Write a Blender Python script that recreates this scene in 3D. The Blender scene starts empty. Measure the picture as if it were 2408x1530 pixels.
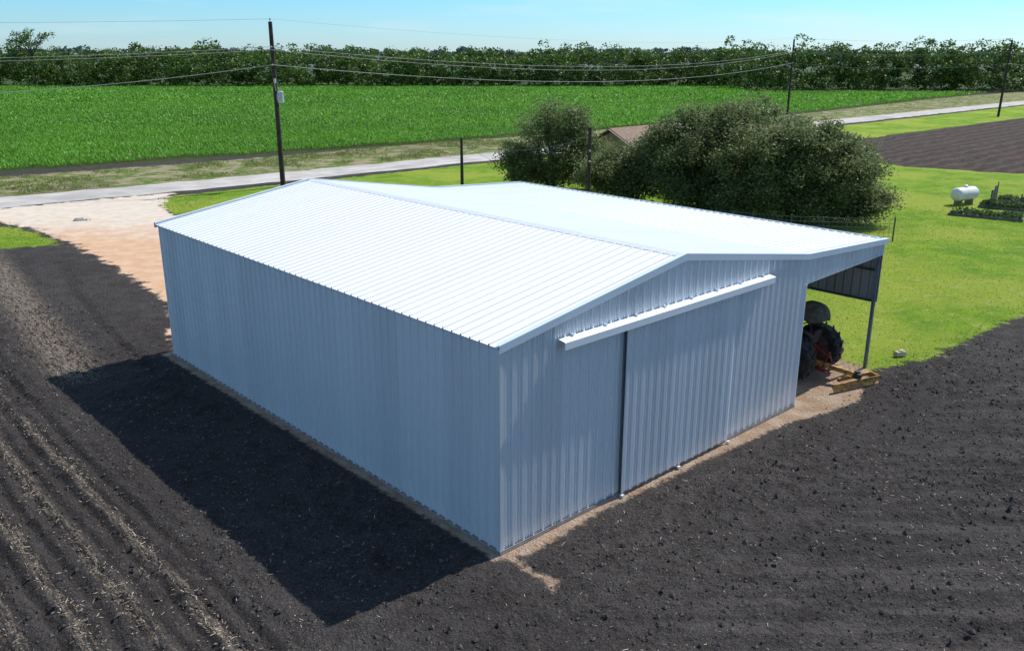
import bpy, math, random
import numpy as np
from mathutils import Vector, Matrix
rad=math.radians
random.seed(7); rng=np.random.default_rng(11)
S=bpy.context.scene; COL=S.collection
TH=rad(42.7); CA,SA=math.cos(TH),math.sin(TH)
C0=(-0.25,16.75)
def b2w(x,y): return (C0[0]+x*CA-y*SA, C0[1]+x*SA+y*CA)
# ------------------------------------------------------------ node helpers
class NT:
    def __init__(s,name):
        s.m=bpy.data.materials.new(name); s.m.use_nodes=True
        s.t=s.m.node_tree; s.n=s.t.nodes; s.b=s.n['Principled BSDF']; s.out=s.n['Material Output']
    def L(s,a,b): s.t.links.new(a,b)
    def new(s,t): return s.n.new(t)
    def inp(s,sock,v):
        if v is None: return
        if isinstance(v,bpy.types.NodeSocket): s.L(v,sock)
        else:
            if isinstance(v,(tuple,list)) and len(v)==3 and sock.type=='RGBA': v=(*v,1)
            sock.default_value=v
    def math(s,op,a,b=None,c=None,clamp=False):
        n=s.new('ShaderNodeMath'); n.operation=op; n.use_clamp=clamp
        s.inp(n.inputs[0],a)
        if b is not None: s.inp(n.inputs[1],b)
        if c is not None: s.inp(n.inputs[2],c)
        return n.outputs[0]
    def mix(s,f,a,b,mode='MIX'):
        n=s.new('ShaderNodeMix'); n.data_type='RGBA'; n.blend_type=mode
        s.inp(n.inputs[0],f); s.inp(n.inputs[6],a); s.inp(n.inputs[7],b); return n.outputs[2]
    def noise(s,vec,scale,detail=4,rough=.55,dist=0):
        n=s.new('ShaderNodeTexNoise'); s.inp(n.inputs['Vector'],vec)
        n.inputs['Scale'].default_value=scale; n.inputs['Detail'].default_value=detail
        n.inputs['Roughness'].default_value=rough; n.inputs['Distortion'].default_value=dist
        return n.outputs['Fac']
    def vor(s,vec,scale):
        n=s.new('ShaderNodeTexVoronoi'); s.inp(n.inputs['Vector'],vec); n.inputs['Scale'].default_value=scale; return n.outputs['Distance']
    def rng(s,v,a,b,c=0.,d=1.,smooth=True):
        n=s.new('ShaderNodeMapRange'); n.interpolation_type='SMOOTHSTEP' if smooth else 'LINEAR'
        s.inp(n.inputs['Value'],v); n.inputs['From Min'].default_value=a; n.inputs['From Max'].default_value=b
        n.inputs['To Min'].default_value=c; n.inputs['To Max'].default_value=d; return n.outputs['Result']
    def mapping(s,vec,rot=(0,0,0),scale=(1,1,1),loc=(0,0,0)):
        n=s.new('ShaderNodeMapping'); s.inp(n.inputs['Vector'],vec); n.inputs['Rotation'].default_value=rot
        n.inputs['Scale'].default_value=scale; n.inputs['Location'].default_value=loc; return n.outputs[0]
    def pos(s): return s.new('ShaderNodeNewGeometry').outputs['Position']
    def obj(s): return s.new('ShaderNodeTexCoord').outputs['Object']
    def attr(s,name):
        n=s.new('ShaderNodeAttribute'); n.attribute_name=name; return n.outputs['Fac']
    def bump(s,h,strength=.5,dist=.05):
        n=s.new('ShaderNodeBump'); s.inp(n.inputs['Height'],h); s.inp(n.inputs['Strength'],strength)
        n.inputs['Distance'].default_value=dist; s.L(n.outputs[0],s.b.inputs['Normal']); return n
    def base(s,c,r=.6,m=0.,spec=None):
        s.inp(s.b.inputs['Base Color'],c); s.inp(s.b.inputs['Roughness'],r); s.inp(s.b.inputs['Metallic'],m)
        if spec is not None: s.b.inputs['Specular IOR Level'].default_value=spec

def simple(name,c1,c2,scale=3.,rough=.6,metal=0.,bump=.0,bscale=20,spec=None):
    t=NT(name); v=t.obj()
    f=t.rng(t.noise(v,scale,5,.6),.35,.65)
    t.base(t.mix(f,c1,c2),rough,metal,spec)
    if bump: t.bump(t.noise(v,bscale,4,.6),bump,.02)
    return t.m
def leafmat(name,c1,c2,c3,trans=.35,scale=.25):
    t=NT(name); v=t.pos()
    isl=t.new('ShaderNodeNewGeometry').outputs['Random Per Island']
    f=t.rng(t.noise(v,scale,3,.6),.38,.62)
    c=t.mix(f,c1,c2); c=t.mix(t.rng(isl,.5,1.),c,c3)
    t.base(c,.5,0,.3)
    tr=t.new('ShaderNodeBsdfTranslucent'); t.L(t.mix(.5,c,c3),tr.inputs[0])
    mx=t.new('ShaderNodeMixShader'); mx.inputs[0].default_value=trans
    t.L(t.b.outputs[0],mx.inputs[1]); t.L(tr.outputs[0],mx.inputs[2]); t.L(mx.outputs[0],t.out.inputs[0])
    return t.m
# ------------------------------------------------------------ mesh helpers
def finish(o,parent=None,label=None,cat=None,kind=None,group=None):
    COL.objects.link(o) if o.name not in COL.objects else None
    if parent is not None: o.parent=parent
    if label: o["label"]=label
    if cat: o["category"]=cat
    if kind: o["kind"]=kind
    if group: o["group"]=group
    return o
def empty(name,loc,rotz=0,label=None,cat=None,group=None):
    o=bpy.data.objects.new(name,None); o.empty_display_size=.3
    o.location=loc; o.rotation_euler=(0,0,rotz)
    return finish(o,None,label,cat,None,group)
class MB:
    def __init__(s): s.v=[];s.f=[]
    def add(s,vs,fs):
        k=len(s.v); s.v+= [tuple(p) for p in vs]; s.f+=[tuple(i+k for i in f) for f in fs]; return s
    def box(s,c,sz,rot=None,taper=1.):
        x,y,z=[q/2 for q in sz]; vs=[]
        for dz in(-z,z):
            t=taper if dz>0 else 1
            for a,b in((-x,-y),(x,-y),(x,y),(-x,y)): vs.append(Vector((a*t,b*t,dz)))
        if rot is not None: vs=[rot@v for v in vs]
        vs=[v+Vector(c) for v in vs]
        return s.add(vs,[(0,3,2,1),(4,5,6,7),(0,1,5,4),(1,2,6,5),(2,3,7,6),(3,0,4,7)])
    def bar(s,p0,p1,w,h):
        p0=Vector(p0);p1=Vector(p1);d=(p1-p0); q=d.to_track_quat('Z','Y').to_matrix()
        return s.box((p0+p1)/2,(w,h,d.length),q)
    def tube(s,pts,rs,n=8,cap=True):
        pts=[Vector(p) for p in pts]; k=len(s.v); m=len(pts)
        if not hasattr(rs,'__len__'): rs=[rs]*m
        X=None
        for i,p in enumerate(pts):
            d=(pts[min(i+1,m-1)]-pts[max(i-1,0)]).normalized()
            if X is None: X=d.orthogonal().normalized()
            X=(X-d*X.dot(d)).normalized(); Y=d.cross(X)
            for j in range(n):
                a=2*math.pi*j/n; s.v.append(tuple(p+(X*math.cos(a)+Y*math.sin(a))*rs[i]))
        for i in range(m-1):
            for j in range(n):
                a=k+i*n+j;b=k+i*n+(j+1)%n; s.f.append((a,b,b+n,a+n))
        if cap:
            s.f.append(tuple(k+j for j in range(n))[::-1]); s.f.append(tuple(k+(m-1)*n+j for j in range(n)))
        return s
    def lathe(s,c,axis,prof,n=24,closed=False):
        c=Vector(c);A=Vector(axis).normalized();X=A.orthogonal().normalized();Y=A.cross(X);k=len(s.v);m=len(prof)
        for (a,r) in prof:
            for j in range(n):
                t=2*math.pi*j/n; s.v.append(tuple(c+A*a+(X*math.cos(t)+Y*math.sin(t))*r))
        for i in range(m if closed else m-1):
            i2=(i+1)%m
            for j in range(n):
                s.f.append((k+i*n+j,k+i*n+(j+1)%n,k+i2*n+(j+1)%n,k+i2*n+j))
        if not closed:
            s.f.append(tuple(k+j for j in range(n))[::-1]); s.f.append(tuple(k+(m-1)*n+j for j in range(n)))
        return s
    def obj(s,name,mat,parent=None,smooth=False,bevel=0,**kw):
        me=bpy.data.meshes.new(name); me.from_pydata(s.v,[],s.f); me.materials.append(mat)
        if smooth:
            for p in me.polygons: p.use_smooth=True
        me.update()
        o=bpy.data.objects.new(name,me); finish(o,parent,**kw)
        if bevel:
            b=o.modifiers.new('b','BEVEL'); b.width=bevel; b.segments=2; b.limit_method='ANGLE'
        if smooth:
            try: me.set_sharp_from_angle(angle=rad(40))
            except Exception: pass
        return o
def quads(name,V,mat,parent=None,**kw):
    V=np.asarray(V,dtype=np.float32).reshape(-1,3); n=len(V)//4
    me=bpy.data.meshes.new(name); me.vertices.add(n*4); me.vertices.foreach_set('co',V.ravel())
    me.loops.add(n*4); me.loops.foreach_set('vertex_index',np.arange(n*4,dtype=np.int32))
    me.polygons.add(n); me.polygons.foreach_set('loop_start',np.arange(n,dtype=np.int32)*4)
    try: me.polygons.foreach_set('loop_total',np.full(n,4,dtype=np.int32))
    except Exception: pass
    me.materials.append(mat); me.update(calc_edges=True); me.validate()
    o=bpy.data.objects.new(name,me); return finish(o,parent,**kw)
def rand_leaves(C,size,asp=.5,up=.0):
    n=len(C)
    a=rng.normal(size=(n,3)); a[:,2]*=(1-up); a/=np.linalg.norm(a,axis=1)[:,None]
    b=rng.normal(size=(n,3)); b[:,2]*=(1-up); b-= (b*a).sum(1)[:,None]*a; b/=np.linalg.norm(b,axis=1)[:,None]
    s=(size if hasattr(size,'__len__') else np.full(n,size))[:,None]
    u=a*s*.5; w=b*s*.5*asp
    return np.stack([C-u, C+w*1., C+u, C-w*1.],axis=1)
def h2(ix,iy,seed):
    v=np.sin(ix*127.1+iy*311.7+seed*74.7)*43758.5453; return v-np.floor(v)
def vn(x,y,seed=0):
    ix=np.floor(x);iy=np.floor(y);fx=x-ix;fy=y-iy; fx=fx*fx*(3-2*fx);fy=fy*fy*(3-2*fy)
    return (h2(ix,iy,seed)*(1-fx)+h2(ix+1,iy,seed)*fx)*(1-fy)+(h2(ix,iy+1,seed)*(1-fx)+h2(ix+1,iy+1,seed)*fx)*fy
def sdf(P,X,Y):
    P=[np.array(p,float) for p in P]; d=np.full(X.shape,1e9); ins=np.zeros(X.shape,bool)
    for i in range(len(P)):
        a=P[i];b=P[(i+1)%len(P)]; e=b-a; t=np.clip(((X-a[0])*e[0]+(Y-a[1])*e[1])/(e@e),0,1)
        d=np.minimum(d,np.hypot(X-a[0]-t*e[0],Y-a[1]-t*e[1]))
        c=((a[1]>Y)!=(b[1]>Y)); 
        with np.errstate(divide='ignore',invalid='ignore'):
            xx=(b[0]-a[0])*(Y-a[1])/(b[1]-a[1] if b[1]!=a[1] else 1e-9)+a[0]
        ins^=(c&(X<xx))
    return np.where(ins,d,-d)
# ------------------------------------------------------------ zones
YARD=[(-26.8,65.6),(-19.8,71.8),(-4.2,85.4),(50,132.5),(105,182),(300,355),(300,250),(80,78),(40,48.5),(21.8,35.2),(14.6,29.2),(12.4,28.3),(11.2,29.6),(.6,41.6),(-3.5,44.5),(-10,50),(-17,55.5),(-23,58.3),(-25.3,61.7)]
LEFTG=[(-34,55.3),(-29.5,52.6),(-27.6,50.5),(-25.6,48.9),(-28.8,47.7),(-40,44),(-70,40),(-70,52)]
PALE=[(-70,48),(-36.5,60.5),(-26.6,68),(-25.2,62),(-23,58.2),(-17,55),(-10,49.5),(-3,44),(.5,41),(-3.5,38),(-12.4,30.2),(-13.6,33),(-14.8,36.3),(-19.2,42),(-24.6,48.2),(-27.6,51.2),(-29.5,53.2),(-34,56.2)]
PADF=[b2w(*p) for p in [(-.28,-.12),(0,-.3),(.45,-.45),(3,-.27),(7,-.38),(11,-.6),(12.6,-1.0),(14.3,-1.2),(15.4,-.8),(17.1,-.2),(17.5,.6),(17.4,18.3),(-.3,18.3)]]
SPILL=[b2w(*p) for p in [(-.05,-.2),(.15,-.25),(.04,-1.0),(.22,-1.6),(-.12,-1.75),(-.03,-1.0)]]
PLOW=[(36.8,84),(46.5,79),(70,68),(240,160),(240,283),(85.3,147.7),(43,110.6),(35,98)]
FIELD=[(-47,79.9),(-15,102),(1.4,115),(49.3,155),(98.8,208),(128,236),(69,247),(68,284),(-215,284),(-140,12)]
VERGE=[(-140,0),(-47,75.5),(-30,88),(1.4,117),(49.3,157),(98.8,210),(135,240),(330,400),(330,385),(110,190),(52,139),(-4.6,90),(-22,75),(-37,62),(-140,-15)]
ROADC=[(-120,3),(-70,40),(-37.6,63.3),(-22.2,75.3),(-4.6,90.4),(22,113.6),(52,140),(110,192),(250,318)]
# ------------------------------------------------------------ GROUND
def axis(lo,hi,st,flo,fhi,g=1.06):
    m=list(np.arange(lo,hi,st)); a=[];x=lo;s=st
    while x>flo: s*=g; x-=s; a.append(x)
    b=[];x=m[-1];s=st
    while x<fhi: s*=g; x+=s; b.append(x)
    return np.array(a[::-1]+m+b)
xs=axis(-19,17,.065,-3500,3500); ys=axis(12,33,.065,-300,4500)
X,Y=np.meshgrid(xs,ys); NX,NY=len(xs),len(ys)
rx=X-C0[0];ry=Y-C0[1]; BX=rx*CA+ry*SA; BY=-rx*SA+ry*CA
s_yard=np.maximum(sdf(YARD,X,Y),sdf(LEFTG,X,Y)); s_pale=sdf(PALE,X,Y); s_pad=np.maximum(sdf(PADF,X,Y),sdf(SPILL,X,Y))
s_plow=sdf(PLOW,X,Y); s_field=sdf(FIELD,X,Y); s_verge=sdf(VERGE,X,Y)
nonsoil=np.maximum.reduce([s_yard,s_pale,s_pad,s_verge,s_field])
soil=np.clip(-nonsoil/.5,0,1)*np.clip((70-Y)/25,0,1)*np.clip((Y+20)/10,0,1)
patch=.45+vn(X/2.3,Y/2.3,44)
cl=(vn(X/.9,Y/.9,1)-.5)*.05+((vn(X/.33,Y/.33,2)-.5)*.055+np.maximum(vn(X/.17,Y/.17,3)-.5,0)*.14+(vn(X/.10,Y/.10,33)-.5)*.035)*patch+(vn(X/3.1,Y/3.1,5)-.5)*.10
rowm=np.clip((-BX-4.2)/1.2,0,1)
wob=(vn(BY/4.,BX*0+3,8)-.5)*.5
ru=BX+wob*.5
fur=(np.sin(ru*2*math.pi/1.0)*.035+np.sin(ru*2*math.pi/.42+1)*.035)*rowm
rt=np.zeros_like(X); trk=np.zeros_like(X)
for c in(-4.1,-5.9,-8.2,-9.9): 
    q_=np.exp(-((BY-c+.05*(BX-6))/.24)**2)*(BX>-2)*np.clip(vn(BX/2.2,BY*0+c,21)*1.6-.25,0,1); rt-=q_*.03*(1+.6*np.sign(np.sin(BX*2*math.pi/.24))); trk=np.maximum(trk,q_*.5)
cv=(BY-17)*.05+((BY-17)/18)**2*1.6
for c in(-1.2,-3.0,-5.2,-6.9):
    q_=np.exp(-((BX-c-cv)/.19)**4)*np.clip((BY-15)/3,0,1)*(.4+.8*vn(BY/1.5,BX*0+c,22)); rt-=q_*.07; trk=np.maximum(trk,q_)
berm=np.exp(-((BX+.55)/.3)**2)*.05*(BY>0)*(BY<18)+np.exp(-((BY+1.05)/.4)**2)*.06*(BX>-1)*(BX<13)
Z=(cl+fur+rt+berm)*soil-.01
PV=-X*SA+Y*CA
Z+=np.clip(s_plow/1.,0,1)*(np.sin((PV+vn(X/9,Y/9,61)*1.2)*2*math.pi/1.9)*.08+(vn(X/.8,Y/.8,31)-.5)*.22)
Z+=np.clip(s_yard/2.,0,1)*(vn(X/5,Y/5,9)-.5)*.10
me=bpy.data.meshes.new('ground'); nv=NX*NY
me.vertices.add(nv); me.vertices.foreach_set('co',np.stack([X,Y,Z],-1).astype(np.float32).ravel())
ii=np.arange(nv).reshape(NY,NX); q=np.stack([ii[:-1,:-1],ii[:-1,1:],ii[1:,1:],ii[1:,:-1]],-1).reshape(-1,4); nq=len(q)
me.loops.add(nq*4); me.loops.foreach_set('vertex_index',q.astype(np.int32).ravel())
me.polygons.add(nq); me.polygons.foreach_set('loop_start',np.arange(nq,dtype=np.int32)*4)
try: me.polygons.foreach_set('loop_total',np.full(nq,4,dtype=np.int32))
except Exception: pass
me.polygons.foreach_set('use_smooth',np.ones(nq,bool))
me.update(calc_edges=True)
for nm,a in(('yard',s_yard),('pale',s_pale),('pad',s_pad),('plow',s_plow),('field',s_field),('verge',s_verge),('bx',BX),('by',BY),('trk',trk)):
    at=me.attributes.new(nm,'FLOAT','POINT'); at.data.foreach_set('value',a.astype(np.float32).ravel())
t=NT('ground_mat'); P=t.pos()
nb=t.noise(P,1.3,5,.65); nf=t.noise(P,9.,4,.65); nl=t.noise(P,.12,3,.55); nm_=t.noise(P,.5,3,.6); nvf=t.noise(P,26,3,.85)
def mask(name,amp=1.,w=.12,off=0,n=None):
    a=t.attr(name); b=t.math('MULTIPLY',t.math('SUBTRACT',n or nb,.5),amp*2)
    return t.rng(t.math('ADD',t.math('ADD',a,b),off),-w,w)
soilc=t.mix(t.rng(nb,.3,.7),(.052,.046,.044),(.090,.081,.078))
soilc=t.mix(t.math('MULTIPLY',t.rng(nf,.50,.70),.6),soilc,(.15,.135,.128))
soilc=t.mix(t.math('MULTIPLY',t.rng(nvf,.47,.36),.9),soilc,(.014,.012,.012))
soilc=t.mix(t.math('MULTIPLY',t.rng(nvf,.56,.66),.5),soilc,(.27,.245,.22))
soilc=t.mix(t.rng(nl,.4,.65,0,.4),soilc,(.044,.038,.037))
bx=t.attr('bx'); by=t.attr('by')
Q=t.mapping(P,rot=(0,0,-TH)); qs=t.mapping(Q,scale=(7.,.8,1)); ns=t.noise(qs,1.8,5,.75)
qf=t.mapping(P,rot=(0,0,-TH+rad(7)),scale=(.12,1.6,1)); nsf=t.noise(qf,1.5,4,.6)
sm=t.rng(by,-2.5,-4.5)
soilc=t.mix(t.math('MULTIPLY',t.math('MULTIPLY',t.rng(nsf,.5,.60),sm),.4),soilc,(.14,.125,.118))
soilc=t.mix(t.math('MULTIPLY',t.math('MULTIPLY',t.rng(nsf,.47,.38),sm),.4),soilc,(.034,.03,.029))
soilc=t.mix(t.math('MULTIPLY',t.attr('trk'),.5),soilc,(.032,.028,.027))
bxw_=t.math('ADD',bx,t.math('MULTIPLY',t.math('SUBTRACT',nm_,.5),.4))
row=t.math('SINE',t.math('MULTIPLY',bxw_,6.2832))
rowm=t.math('MULTIPLY',t.rng(row,.35,1.),t.rng(bx,-5.0,-5.8))
rowm=t.math('MULTIPLY',rowm,t.rng(ns,.44,.6)); rowm=t.math('MULTIPLY',rowm,t.rng(nvf,.42,.56)); rowm=t.math('MULTIPLY',rowm,t.rng(by,17,9,.3,1))
tr1=t.math('ABSOLUTE',t.math('SUBTRACT',t.math('SUBTRACT',bx,t.math('MULTIPLY',t.math('SUBTRACT',by,20),.10)),-3.1))
tr1=t.math('MULTIPLY',t.math('MULTIPLY',t.rng(tr1,1.3,.2),t.rng(by,16.5,19)),t.rng(ns,.42,.58))
rowm=t.math('MAXIMUM',rowm,t.math('MULTIPLY',tr1,t.rng(nvf,.38,.55)))
fr=t.math('SINE',t.math('MULTIPLY',bxw_,14.96)); frm=t.math('MULTIPLY',t.math('MULTIPLY',t.rng(fr,.2,-.8),t.rng(bx,-4.4,-5.2)),.55)
soilc=t.mix(frm,soilc,(.030,.026,.025))
soilc=t.mix(t.math('MULTIPLY',rowm,.8),soilc,(.42,.34,.26))
gr=t.mix(t.rng(nm_,.35,.65),(.15,.30,.016),(.27,.40,.03)); gr=t.mix(t.rng(nl,.45,.60),gr,(.34,.42,.05))
gr=t.mix(t.math('MULTIPLY',t.rng(nf,.48,.68),.5),gr,(.09,.20,.012)); gr=t.mix(t.math('MULTIPLY',t.rng(nb,.54,.68),.55),gr,(.48,.45,.17))
gr=t.mix(t.math('MULTIPLY',t.rng(nvf,.56,.68),.3),gr,(.45,.52,.16))
pal=t.mix(t.rng(nb,.3,.7),(.56,.47,.38),(.66,.58,.49)); ora=t.mix(t.rng(nb,.3,.7),(.52,.32,.20),(.62,.42,.28))
sy=t.new('ShaderNodeSeparateXYZ'); t.L(P,sy.inputs[0])
pale=t.mix(t.rng(t.math('ADD',sy.outputs[1],t.math('MULTIPLY',nm_,12)),64,54),pal,ora)
pale=t.mix(t.math('MULTIPLY',t.rng(nf,.6,.8),.12),pale,(.34,.22,.14))
vg=t.mix(t.rng(nm_,.40,.56),(.38,.32,.20),(.14,.21,.04)); vg=t.mix(t.rng(nb,.52,.68),vg,(.48,.40,.28)); vg=t.mix(t.rng(nl,.5,.6,0,.4),vg,(.15,.13,.08))
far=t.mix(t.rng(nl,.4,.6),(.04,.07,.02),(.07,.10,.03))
far=t.mix(t.rng(sy.outputs[1],400,900),far,(.14,.21,.22))  # bluish distance haze mixed into the far ground colour
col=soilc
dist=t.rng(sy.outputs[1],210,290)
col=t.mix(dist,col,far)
col=t.mix(mask('verge',1.6,.4),col,vg)
col=t.mix(mask('field',.5,.2),col,(.06,.085,.025))
col=t.mix(mask('yard',1.0,.15),col,gr)
plc=t.mix(t.rng(nb,.3,.7),(.048,.034,.028),(.10,.076,.063))
cd=t.new('ShaderNodeVectorMath'); cd.operation='DOT_PRODUCT'; t.L(P,cd.inputs[0]); cd.inputs[1].default_value=(-SA,CA,0)
pf_=t.math('SINE',t.math('MULTIPLY',t.math('ADD',cd.outputs['Value'],t.math('MULTIPLY',nm_,2.2)),6.2832/1.9))
plc=t.mix(t.math('MULTIPLY',t.rng(pf_,-.2,.9),.4),plc,(.155,.125,.10))
col=t.mix(mask('plow',.8,.2),col,plc)
pm=mask('pale',1.3,.25)
col=t.mix(pm,col,pale)
padc=t.mix(t.rng(nb,.35,.65),(.44,.29,.19),(.58,.44,.33))
pdm=mask('pad',.36,.09,0,t.noise(P,4.2,5,.8))
col=t.mix(pdm,col,padc)
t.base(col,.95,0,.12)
bh=t.math('ADD',t.math('MULTIPLY',nf,1.4),t.math('MULTIPLY',nvf,1.0)); bh=t.math('SUBTRACT',bh,t.math('MULTIPLY',t.vor(P,13),.6)); t.bump(bh,t.rng(pm,0,1,1.,.1),.08)
me.materials.append(t.m)
g=bpy.data.objects.new('ground',me); finish(g,kind='structure')
# ------------------------------------------------------------ ROAD
t=NT('road_mat'); P=t.pos(); n1=t.noise(P,.35,5,.6); n2=t.noise(P,12,4,.7)
c=t.mix(t.rng(n1,.35,.65),(.42,.39,.36),(.54,.51,.48)); c=t.mix(t.math('MULTIPLY',t.rng(n2,.5,.8),.35),c,(.27,.25,.23))
dk=t.rng(t.math('ABSOLUTE',t.math('SUBTRACT',t.math('ABSOLUTE',t.attr('ofs')),1.3)),.7,.2,.0,1.)
c=t.mix(t.math('MULTIPLY',t.rng(t.noise(P,.9,3),.35,.6),t.math('MULTIPLY',dk,.3)),c,(.28,.26,.25))
c=t.mix(t.rng(t.noise(t.mapping(P,scale=(1,1,1),loc=(3,5,0)),.09,3,.5),.56,.62,0,.35),c,(.28,.27,.27))
t.base(c,.9,0,.2); t.bump(n2,.3,.02); roadm=t.m
pts=[]
for i in range(len(ROADC)-1):
    a=np.array(ROADC[i]);b=np.array(ROADC[i+1]); k=max(2,int(np.linalg.norm(b-a)/1.5))
    for j in range(k): pts.append(a+(b-a)*j/k)
pts=np.array(pts)
for _ in range(8): pts[1:-1]=(pts[:-2]+pts[1:-1]*2+pts[2:])/4
d=np.gradient(pts,axis=0); d/=np.linalg.norm(d,axis=1)[:,None]; nrm=np.stack([-d[:,1],d[:,0]],1)
vs=[];fs=[];of=[]
for i,p in enumerate(pts):
    for k,o_ in enumerate((-2.8,-1.4,0,1.4,2.8)):
        w=o_+(random.uniform(-.25,.25) if abs(o_)>2 else 0)
        vs.append((p[0]+nrm[i][0]*w,p[1]+nrm[i][1]*w,.055+(.03 if o_==0 else 0)-(.075 if abs(o_)>2 else 0))); of.append(o_)
for i in range(len(pts)-1):
    for k in range(4): a=i*5+k; fs.append((a+1,a,a+5,a+6))
mb=MB(); mb.add(vs,fs); ro=mb.obj('road',roadm,kind='structure',smooth=True)
at=ro.data.attributes.new('ofs','FLOAT','POINT'); at.data.foreach_set('value',np.array(of,np.float32))
# ------------------------------------------------------------ STRAW / CLODS
strawm=simple('straw_mat',(.32,.26,.18),(.50,.43,.33),4,.8)
n=80000; bxr=rng.uniform(-18,-5.2,n); byr=rng.uniform(-8,30,n)
keep=(np.sin(bxr*2*math.pi)>rng.uniform(-.3,1.1,n))&(vn(bxr*2.,byr*.5,4)>rng.uniform(.15,.9,n)); bxr=bxr[keep];byr=byr[keep]
n2=14000; ax=rng.uniform(-5.5,0,n2); ay=rng.uniform(17,38,n2); k2=(np.exp(-((ax+3.1-.1*(ay-20))/.7)**2)>rng.uniform(0,1,n2)); 
n3=16000; cx_=rng.uniform(-8,24,n3); cy_=rng.uniform(-12,28,n3); k3=~((cx_>-.2)&(cx_<17.6)&(cy_>-.5))&(vn(cx_*.4,cy_*.4,6)>rng.uniform(.1,.9,n3))
BXs=np.concatenate([bxr,ax[k2],cx_[k3]]); BYs=np.concatenate([byr,ay[k2],cy_[k3]])
WX=C0[0]+BXs*CA-BYs*SA; WY=C0[1]+BXs*SA+BYs*CA
ok=(sdf(YARD,WX,WY)<-.3)&(sdf(PALE,WX,WY)<-.3)&(WY>9); WX=WX[ok];WY=WY[ok]; n=len(WX)
def hgt(x,y):
    i=np.clip(np.searchsorted(xs,x)-1,0,NX-2); j=np.clip(np.searchsorted(ys,y)-1,0,NY-2)
    return np.maximum.reduce([Z[j,i],Z[j,i+1],Z[j+1,i],Z[j+1,i+1]])
ang=rng.uniform(0,2*math.pi,n); ln=rng.gamma(2.3,.011,n).clip(.008,.075); wd=rng.uniform(.003,.008,n); Cc=np.stack([WX,WY,hgt(WX,WY)+.006],1)
U=np.stack([np.cos(ang)*ln,np.sin(ang)*ln,rng.uniform(-.4,.4,n)*ln],1); W=np.stack([-np.sin(ang)*wd,np.cos(ang)*wd,rng.uniform(-.3,.6,n)*wd],1)
quads('straw',np.stack([Cc-U-W,Cc+U-W,Cc+U+W,Cc-U+W],1),strawm,kind='stuff',label='dry crop stalks strewn over the dark tilled soil',cat='straw')
clm=simple('clod_mat',(.05,.044,.042),(.115,.103,.098),3,.95,0,.5,30,.1)
n=80000; a_=rng.uniform(-17,24,n); b_=rng.uniform(-12,28,n); k=~((a_>-.5)&(a_<17.8)&(b_>-.8)); a_=a_[k];b_=b_[k]
WX=C0[0]+a_*CA-b_*SA; WY=C0[1]+a_*SA+b_*CA; ok=(sdf(YARD,WX,WY)<-.1)&(sdf(PALE,WX,WY)<-.1)&(WY>9); WX=WX[ok];WY=WY[ok]; n=len(WX)
r=rng.gamma(2.,.010,n).clip(.010,.08); c=np.stack([WX,WY,hgt(WX,WY)-.01+r*.3],1)
dirs=np.array([[1,0,0],[0,1,0],[-1,0,0],[0,-1,0],[0,0,.8],[0,0,-.8]],float)
V=c[:,None,:]+dirs[None]*(r[:,None,None]*rng.uniform(.6,1.3,(n,6,1)))
ca=rng.uniform(0,6.28,n); R=V-c[:,None,:]; x0=R[...,0]*np.cos(ca)[:,None]-R[...,1]*np.sin(ca)[:,None]; y0=R[...,0]*np.sin(ca)[:,None]+R[...,1]*np.cos(ca)[:,None]
V[...,0]=c[:,0,None]+x0;V[...,1]=c[:,1,None]+y0
F=np.array([[0,1,4],[1,2,4],[2,3,4],[3,0,4],[1,0,5],[2,1,5],[3,2,5],[0,3,5]])
me=bpy.data.meshes.new('soil_clods'); me.from_pydata(V.reshape(-1,3).tolist(),[],(F[None]+np.arange(n)[:,None,None]*6).reshape(-1,3).tolist()); me.materials.append(clm)
finish(bpy.data.objects.new('soil_clods',me),kind='stuff',label='loose dark clods of freshly tilled soil',cat='soil')
# ------------------------------------------------------------ METAL MATERIALS
def metal(name,c,rough,met,panel_axis=1,var=.03):
    t=NT(name); v=t.obj(); sp=t.new('ShaderNodeSeparateXYZ'); t.L(v,sp.inputs[0])
    k=t.math('FLOOR',t.math('DIVIDE',sp.outputs[panel_axis],.915)); wn=t.new('ShaderNodeTexWhiteNoise'); wn.noise_dimensions='1D'; t.L(k,wn.inputs['W'])
    dark=tuple(q*(1-var*2) for q in c)
    t.base(t.mix(wn.outputs[0],dark,c),rough,met)
    return t.m
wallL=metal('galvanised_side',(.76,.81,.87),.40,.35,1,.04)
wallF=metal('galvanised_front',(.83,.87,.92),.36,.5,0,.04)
roofm=metal('galvanised_roof',(.83,.85,.87),.5,.06,1,.015)
trim=metal('galvanised_trim',(.70,.78,.85),.4,.15,0,.02)
skirtm=metal('shade_toned_skirt',(.36,.38,.40),.45,.4,1,.08)  # galvanised sheet, its colour darkened to stand for shade under the lean-to
darkm=simple('dark_steel',(.05,.06,.075),(.08,.09,.11),3,.5,.3)
conc=simple('concrete',(.20,.18,.17),(.30,.27,.25),3,.9,0,.3,30)
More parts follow.
